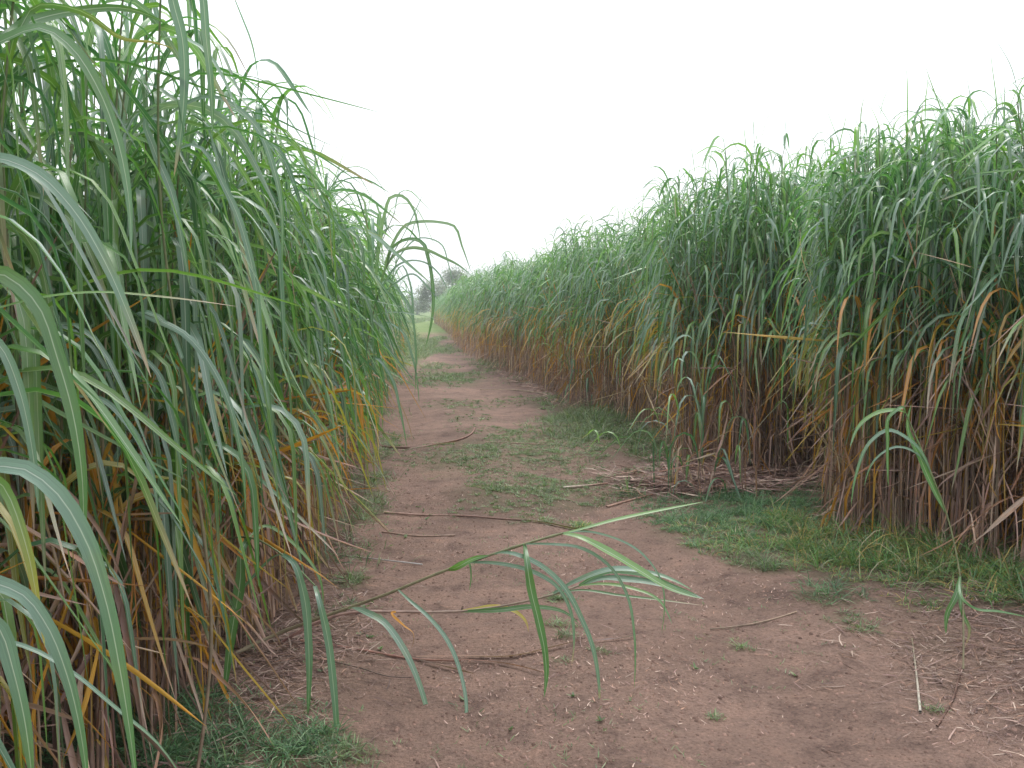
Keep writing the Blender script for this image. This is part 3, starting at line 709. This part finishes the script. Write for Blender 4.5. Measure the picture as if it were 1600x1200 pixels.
dry_stick('pale split cane piece on the right wheel track', [(880, 760), (915, 758), (950, 756)], .010, .007, (.55, .47, .40), (.36, .2, .14))
dry_stick('thin bowed dry twig on bare dirt under the dark green tuft', [(1110, 976), (1180, 970), (1245, 957)], .003, .004, (.2, .15, .11), (.3, .22, .16))
dry_stick('reddish broken cane at the foot of the fallen pile on the right', [(948, 786), (985, 780), (1020, 774)], .009, .006, (.40, .26, .2), (.3, .16, .12))
dry_stick('dark dead cane base stuck in the dirt below the young cane', [(1500, 1045), (1490, 1082), (1464, 1128)], .006, .004, (.12, .07, .055), (.14, .08, .06))
dry_stick('pale grey split leaf stalk lying on bare dirt near the right edge', [(1425, 1000), (1432, 1050), (1438, 1108)], .003, .006, (.2, .16, .1), (.42, .38, .32))
dry_stick('thin dark twig beside the straw at the left verge', [(500, 1040), (560, 1050), (610, 1058), (650, 1056)], .003, .002, (.12, .09, .07), (.1, .07, .06))
dry_stick('pale thin cane end among the straw by the small tuft', [(520, 873), (570, 876), (660, 879)], .005, .004, (.22, .15, .12), (.42, .40, .38))
dry_stick('grey dry cane running toward the right stand at the far grass patch', [(750, 607), (800, 609), (850, 616)], .014, .010, (.3, .22, .17), (.36, .28, .2))

# young cane at the right with a bowed tip
y1 = [G(1505, 1045), P(1500, 900, 4.45), P(1478, 800, 4.5), P(1455, 740, 4.5), P(1415, 645, 4.5)]
shaped_cane('young_cane', 'slender young cane rising from bare dirt on the right in front of the near block', 'young cane', y1, .0045, .003, ((.20, .17, .10), (.12, .19, .07)), [
    ([y1[4]]+px3([(1398, 640), (1375, 643), (1345, 662), (1328, 700)], 4.45), .020, gC, gB, dict(facing=(-.3, -1, .8))),
    ([y1[4]]+px3([(1405, 638), (1390, 650), (1387, 690), (1388, 760)], 4.4), .016, gA, gA, dict(facing=(-.3, -1, .5))),
    ([y1[3]]+px3([(1425, 690), (1385, 672), (1360, 690), (1338, 740), (1330, 790)], 4.45), .018, gB, gA, dict(facing=(-.3, -1, .8))),
    ([y1[2]]+px3([(1462, 770), (1440, 720), (1418, 660), (1424, 632)], 4.5), .026, gA, gA, dict(facing=(-.2, -1, .2))),
    ([y1[3]]+px3([(1435, 710), (1400, 698), (1370, 715), (1350, 760)], 4.5), .012, gB, gA, dict(facing=(-.3, -1, .8))),
    ([y1[1]]+px3([(1494, 930), (1480, 960), (1478, 990)], 4.4), .026, gA, gA, dict(facing=(-.3, -1, .4))),
    ([y1[1]]+px3([(1508, 940), (1522, 950), (1560, 955), (1610, 965)], 4.3), .018, gA, gA, dict(facing=(0, -.6, 1))),
    ([y1[1]]+px3([(1505, 960), (1515, 985), (1508, 1010)], 4.4), .020, gA, tanc, dict(facing=(0, -1, .4))),
])

# young canes and broken ones at the corner of the far right stand
r2 = np.random.default_rng(5)
YG = 'young green canes at the corner of the far right stand'
for k, (px_, py_, h_, lx, sc_) in enumerate([(1068, 772, 1.0, -.10, .75), (1090, 778, 1.05, .09, .8), (1112, 776, .75, .22, .7), (1098, 765, 1.15, -.06, .8), (1076, 765, .6, -.35, .65), (1135, 782, 1.1, .8, .6)]):
    b = G(px_, py_); b[2] = float(hgt(b[0], b[1]))
    root = empty('young_cane', b)
    tag(root, ['short young cane at the outer edge of the corner clump', 'bright young cane in the front of the corner clump', 'low young cane with blue-green leaves in the corner clump',
               'tallest young cane of the corner clump', 'small young cane bending toward the track from the corner clump', 'long thin cane leaning right across the grass bay from the corner clump'][k], 'young cane', YG)
    g_, d_, t_ = make_leaves(b[None], np.array([h_]), np.array([[lx, -.05]]), np.array([[-.5, -.9]]), np.array([.3]), 10, 3, sc=sc_, young=True, r=r2, ngreen=6, ndry=5, zd=.3)
    q = Geo(); q.add(*tubes(*t_, K=10, sides=6)); q.build('stalk', M_STEM, root, b)
    q = Geo(); q.add(*g_); q.build('green_leaves', M_LEAF, root, b)
    q = Geo(); q.add(*d_); q.build('dry_leaves', M_DRY, root, b)
for k, (px_, py_, h_, lx, ly, lab) in enumerate([
        (905, 632, 1.1, -.75, -.3, 'low leaning cane bowing out over the far verge grass'),
        (925, 640, .8, -.5, -.5, 'short bowed cane rooted in the verge grass'),
        (1060, 765, .42, -.7, -.25, 'broken green cane top lying toward the track from the corner clump')]):
    b = G(px_, py_); b[2] = float(hgt(b[0], b[1]))
    root = empty('leaning_cane', b); tag(root, lab, 'leaning cane')
    g_, d_, t_ = make_leaves(b[None], np.array([h_]), np.array([[lx, ly]]), np.array([[-.7, -.7]]), np.array([.3]), 10, 3, sc=.7, young=True, r=r2, ngreen=8, ndry=2, zd=.3)
    q = Geo(); q.add(*tubes(*t_, K=10, sides=6)); q.build('stalk', M_STEM, root, b)
    q = Geo(); q.add(*g_); q.build('green_leaves', M_LEAF, root, b)

# ------------------------------------------------------------------ grass
gr = np.random.default_rng(21)
gg = Geo()
GTINT = [np.array([[.085, .135, .06], [.11, .165, .075], [.07, .11, .06], [.16, .18, .11], [.12, .13, .08]]),
         np.array([[.09, .17, .05], [.13, .19, .06], [.26, .19, .07], [.07, .14, .05], [.22, .19, .13], [.08, .17, .06], [.10, .18, .09]]),
         np.array([[.055, .125, .06], [.08, .16, .075], [.05, .10, .05], [.12, .18, .10]])]
def scatter_grass(x, y, h, tint, wscale=1.0, az=None, shade=1.0):
    n_ = len(x)
    b = np.column_stack([x, y, hgt(x, y)-.003])
    c = GTINT[tint][gr.integers(0, len(GTINT[tint]), n_)]*(1.0+.6*gr.random((n_, 1)))*shade
    L_ = h*(.4+1.2*gr.random(n_)**1.3)
    gg.add(*blades(b, gr.uniform(-np.pi, np.pi, n_) if az is None else az, R(78)-R(50)*gr.random(n_), R(20)+R(95)*gr.random(n_), L_, (.0022+.0022*gr.random(n_))*wscale*(1+h*2), c, c*np.array([[1.15, 1.05, .95]]),
                   K=3, across=2, r=gr, twist=gr.normal(0, .8, n_), waist=.8))
for cx, cy, rx, ry, dn, h, ti in PATCH:
    area = math.pi*rx*ry
    per = 7500 if cy < 8 else (4500 if cy < 14 else 1200)
    nt_ = int(min(area*dn*per*(.06/max(h, .05))**.5, 15000)/12)+5
    a = gr.uniform(0, 2*np.pi, nt_); q_ = gr.random(nt_)**.6*1.25*(.8+.3*np.sin(a*3+cx*9)+.12*np.sin(a*7+cy*5))
    tx, ty = cx+rx*q_*np.cos(a), cy+ry*q_*np.sin(a)
    keep = gr.random(nt_) < (.35+.65*(.5+.5*np.sin(5.1*tx+2*np.sin(3.3*ty))*np.sin(4.3*ty+2*np.sin(3.7*tx))))
    tx, ty = tx[keep], ty[keep]
    hh = h*(.6+.8*gr.random(len(tx)))*(1.1-.4*q_[keep])
    aa = gr.uniform(-np.pi, np.pi, len(tx)*14); rr_ = np.abs(gr.normal(0, .012+h*.14, len(aa))); xx = np.repeat(tx, 14)+np.sin(aa)*rr_; yy = np.repeat(ty, 14)+np.cos(aa)*rr_
    scatter_grass(xx, yy, np.repeat(hh*(.6+.9*gr.random(len(hh))**2), 14), ti, 1.0 if cy < 8 else (1.4 if cy < 14 else 2.4), az=aa+gr.normal(0, .5, len(aa)), shade=np.repeat(.7+.7*gr.random(len(hh)), 14)[:, None])
# broad-leaved seedlings among the grass
n_ = 150; yy = 3.4+9*gr.random(n_)**1.1; xx = np.where(gr.random(n_) < .5, gr.uniform(-1.05, -.6, n_), gr.uniform(-.2, 2.2, n_))
k_ = np.sin(xx*3.1+1)*np.sin(yy*2.3) > .1; xx, yy = np.repeat(xx[k_], 5), np.repeat(yy[k_], 5)
scatter_grass(xx, yy, np.full(len(xx), .028), 0, 3.5)
# stray blades over the track and along the verges
n_ = 1500; yy = 3.2+14*gr.random(n_)**1.5; xx = gr.uniform(-1, 1.6, n_)*(1+yy*.02)-.04*yy
xx = np.repeat(xx, 4)+gr.normal(0, .02, n_*4); yy = np.repeat(yy, 4)+gr.normal(0, .02, n_*4)
k_ = (np.sin(xx*3.1+1)*np.sin(yy*2.3) > .1); scatter_grass(xx[k_], yy[k_], np.full(k_.sum(), .028), 0)
for edge, s_ in ((LEFT, 1), (FAR_R, -1)):
    e = np.array(edge)
    if s_ == -1: e = e[3:]
    n_ = 3600; yy = (6 if s_ == 1 else 9.6)+(24 if s_ == 1 else 45)*gr.random(n_)**1.4
    xx = np.interp(yy, e[:, 1], e[:, 0])+s_*np.abs(gr.normal(0, .18, n_))*(1+yy*.03)
    k_ = np.sin(yy*2.1+1)+np.sin(yy*.9+1) > .35
    scatter_grass(xx[k_], yy[k_], (.07+.06*gr.random(n_))[k_], 0, 1+yy[k_]*.06)
# meadow beyond the left stand
n_ = 34000; yy = 25.5+110*gr.random(n_)**1.6; xx = np.interp(yy, [26, 52, 90], [-3.1, -5.0, -9.4])+.3-gr.random(n_)*(2+yy*.1)
scatter_grass(xx, yy, .16+.16*gr.random(n_), 0, 5+yy*.05)
tag(gg.build('grass', M_GRASS), 'short green and yellowing grass on the verges and the track', 'grass', kind='stuff')
print('grass verts', gg.n)

# ------------------------------------------------------------------ straw litter, chips and small clods
lt = np.random.default_rng(33); sg = Geo()
def straw(x, y, L, Wd, cscale=1.0, lift=.01):
    n_ = len(x); b = np.column_stack([x, y, hgt(x, y)+.004+lift*lt.random(n_)])
    c = TANS[lt.integers(0, len(TANS), n_)]*(.75+.7*lt.random((n_, 1)))*cscale
    sg.add(*blades(b, lt.uniform(-np.pi, np.pi, n_), lt.normal(.05, .12, n_), lt.normal(.1, .15, n_), L, Wd, c, c*.9, K=3, across=2, r=lt, twist=lt.normal(0, 1.2, n_), side=lt.normal(0, .5, n_), waist=.9))
def near_edge(edge, n_, inside, outside, ymin, ymax, pw=1.3):
    e = np.array(edge); o = np.argsort(e[:, 1]); e = e[o]
    yy = ymin+(ymax-ymin)*lt.random(n_)**pw
    return np.interp(yy, e[:, 1], e[:, 0])+lt.uniform(-inside, outside, n_), yy
xx, yy = near_edge(LEFT, 6000, 1.3, .25, 2.2, 12); straw(xx, yy, .04+.14*lt.random(6000), .002+.006*lt.random(6000), .5, lift=.03)
xx, yy = near_edge(FAR_R[3:], 5000, .3, 1.2, 9.2, 28); straw(xx, yy, .05+.25*lt.random(5000), .004+.010*lt.random(5000), lift=.05)
n_ = 3500; xx = lt.uniform(1.6, 4, n_); yy = lt.uniform(8.4, 10, n_); straw(xx, yy, .08+.3*lt.random(n_), .004+.01*lt.random(n_), lift=.06)
n_ = 1500; xx = lt.normal(1.55, .28, n_); yy = lt.normal(8.8, .25, n_); straw(xx, yy, .08+.30*lt.random(n_), .004+.01*lt.random(n_), lift=.09)
n_ = 2600; xx = lt.normal(2.2, .36, n_); yy = lt.normal(4.3, .6, n_); straw(xx, yy, .02+.13*lt.random(n_)**1.5, .0015+.005*lt.random(n_), .62, lift=.015)
n_ = 2200; xx = lt.normal(-.98, .17, n_); yy = lt.normal(4.5, .6, n_); straw(xx, yy, .03+.13*lt.random(n_), .0015+.004*lt.random(n_), .6, lift=.015)
n_ = 1400; xx = lt.uniform(2.2, 4.2, n_); yy = lt.uniform(4.3, 7.5, n_); straw(xx, yy, .05+.2*lt.random(n_), .003+.006*lt.random(n_), .65, lift=.03)
n_ = 20000; yy = 2.8+9*lt.random(n_)**1.4; xx = lt.uniform(-1.1, 2.0, n_); k_ = (np.sin(xx*2.9+1.3*np.sin(yy*2.1))+np.sin(yy*3.3+xx)+1.2*lt.random(n_)) > .9; xx, yy = xx[k_], yy[k_]; n_ = len(xx); straw(xx, yy, .006+.03*lt.random(n_)**2, .0015+.003*lt.random(n_), 1.0, lift=.002)
n_ = 380; yy = 3+10*lt.random(n_); xx = lt.uniform(-1.0, 1.8, n_); straw(xx, yy, .04+.14*lt.random(n_), .0015+.003*lt.random(n_), .7, lift=.003)
tag(sg.build('straw_litter', M_STRAW), 'dry cane straw and chips scattered on the soil and heaped at the cane feet', 'straw litter', kind='stuff')
# clods
cg = Geo(); n_ = 11000; yy = 2.9+9*lt.random(n_)**1.5; xx = lt.uniform(-1.2, 2.4, n_); rr = .002+.007*lt.random(n_)**3
oct_v = np.array([[1, 0, 0], [0, 1, 0], [-1, 0, 0], [0, -1, 0], [0, 0, 1.], [0, 0, -1]])
cf = np.array([[0, 1, 4, 4], [1, 2, 4, 4], [2, 3, 4, 4], [3, 0, 4, 4]])
top5 = np.array([[1, 0, 0], [.3, .9, 0], [-.9, .4, 0], [-.5, -.8, 0], [.5, -.8, 0], [.45, .1, .55], [-.1, .45, .6], [-.4, -.05, .5], [0, -.4, .55]])
vv = np.array([[-1, -1, -.3], [1, -1, -.3], [1, 1, -.3], [-1, 1, -.3], [-.6, -.6, .6], [.6, -.6, .6], [.6, .6, .6], [-.6, .6, .6]])
ff = np.array([[0, 1, 5, 4], [1, 2, 6, 5], [2, 3, 7, 6], [3, 0, 4, 7], [4, 5, 6, 7]])
jit = vv[None]*(.7+.6*lt.random((n_, 8, 3)))*rr[:, None, None]
ra = lt.uniform(0, 6.3, n_); cr, sr = np.cos(ra)[:, None], np.sin(ra)[:, None]
jx, jy = jit[..., 0]*cr-jit[..., 1]*sr, jit[..., 0]*sr+jit[..., 1]*cr
VV = np.stack([jx+xx[:, None], jy+yy[:, None], jit[..., 2]+hgt(xx, yy)[:, None]+.001], -1).reshape(-1, 3)
FF = (ff[None]+(np.arange(n_)*8)[:, None, None]).reshape(-1, 4)
cc = np.repeat(np.array([[.19, .12, .095]])*(.6+.7*lt.random((n_, 1))), 8, 0)
cg.add(VV, FF, cc, np.zeros((len(VV), 2)))
tag(cg.build('soil_clods', M_BARK), 'small crumbs of reddish soil on the track', 'soil crumbs', kind='stuff')

# ------------------------------------------------------------------ far trees
def far_tree(name, label, px_, d, h, wd, seed, cols, nleaf=5000, leaf=.16, columnar=False, group='trees beyond the cane'):
    r_ = np.random.default_rng(seed)
    b = np.array([(px_-800)/1600*d, d, 0.]); root = empty(name, b); tag(root, label, 'tree', group)
    bark = (.24, .21, .20)
    q = Geo(); q.add(*path_tube([b, b+[.1, 0, h*.3], b+[0, .1, h*.75]], wd*.035+.08, .05, bark, bark, n=10)); q.build('trunk', M_BARK, root, b)
    cg_ = Geo(); cen = []
    nb = 26
    for k in range(nb):
        a = r_.uniform(0, 6.28); z = h*(.28+.68*r_.random()); rad = wd*.5*math.sin(min(1, (1.02-z/h)*1.5+.25)*math.pi/2)*(.45+.55*r_.random())
        if columnar: rad = wd*.5*r_.random()*(1-.6*z/h)
        e = b+[math.cos(a)*rad, math.sin(a)*rad, z]; cen.append(e)
        s_ = b+[0, 0, z*.55]
        cg_.add(*path_tube([s_, s_*.5+e*.5+[0, 0, -.02*h], e], .05+.006*h, .02, bark, bark, n=5, sides=4))
    cg_.build('limbs', M_BARK, root, b)
    cen = np.array(cen); i = r_.integers(0, nb, nleaf)
    sz = (wd if not columnar else wd*.8)*.13*(.6+.8*r_.random(nb))
    p = cen[i]+r_.normal(0, 1, (nleaf, 3))*sz[i][:, None]*np.array([1, 1, .8])
    p[:, 2] = np.maximum(p[:, 2], .15*h)
    c = np.array(cols)[r_.integers(0, len(cols), nleaf)]*(.6+.8*r_.random((nleaf, 1)))
    q = Geo(); q.add(*blades(p, r_.uniform(-3.14, 3.14, nleaf), r_.normal(0, .8, nleaf), r_.normal(0, .3, nleaf), leaf*(.7+.8*r_.random(nleaf)), leaf*.8*np.ones(nleaf), c, c, K=2, across=2, r=r_, waist=.6, floor=False))
    q.build('crown', M_GRASS, root, b)
HAZED_OAK = [(.20, .24, .20), (.26, .29, .24), (.17, .20, .18), (.27, .27, .25)]  # crown greens paled to grey, distance haze painted into the colour
far_tree('oak_tree', 'grey-green open-crowned tree rising above the end of the right stand', 712, 150, 7.1, 5.6, 3, HAZED_OAK, 9000, .22)
far_tree('oak_tree', 'lower bushy tree at the left foot of the grey-green tree', 680, 140, 4.6, 4.2, 4, HAZED_OAK, 6500, .20)
far_tree('bushy_tree', 'dark small tree on the horizon between the two stands', 652, 230, 3.2, 5.0, 6, HAZED_OAK, 3000, .30)
far_tree('poplar_tree', 'tiny narrow columnar tree on the horizon at the track end', 641, 300, 6.3, 1.7, 8, HAZED_OAK, 1800, .30, True)
far_tree('bushy_tree', 'small pale tree on the horizon left of the columnar one', 622, 260, 3.6, 7.0, 9, HAZED_OAK, 3000, .32)
far_tree('bushy_tree', 'rounded tree hidden behind the far end of the left stand', 596, 250, 4.0, 8.0, 10, HAZED_OAK, 2500, .34)

# thin mist in the air
hv = np.array([[-1600, -400, -1.5], [1600, -400, -1.5], [1600, 3100, -1.5], [-1600, 3100, -1.5], [-1600, -400, 9.5], [1600, -400, 9.5], [1600, 3100, 9.5], [-1600, 3100, 9.5]], float)
hf = np.array([[0, 3, 2, 1], [4, 5, 6, 7], [0, 1, 5, 4], [1, 2, 6, 5], [2, 3, 7, 6], [3, 0, 4, 7]])
mh = bpy.data.materials.new('mist'); mh.use_nodes = True; mh.node_tree.nodes.clear()
pv = mh.node_tree.nodes.new('ShaderNodeVolumePrincipled'); pv.inputs['Color'].default_value = (.9, .95, 1, 1); pv.inputs['Density'].default_value = .001
pv.inputs['Anisotropy'].default_value = .3
ho = mh.node_tree.nodes.new('ShaderNodeOutputMaterial'); mh.node_tree.links.new(pv.outputs[0], ho.inputs['Volume'])
hz = mesh_obj('haze', hv, hf, None, None, mh, smooth=False); tag(hz, 'pale mist paling the far end of the track', kind='stuff')
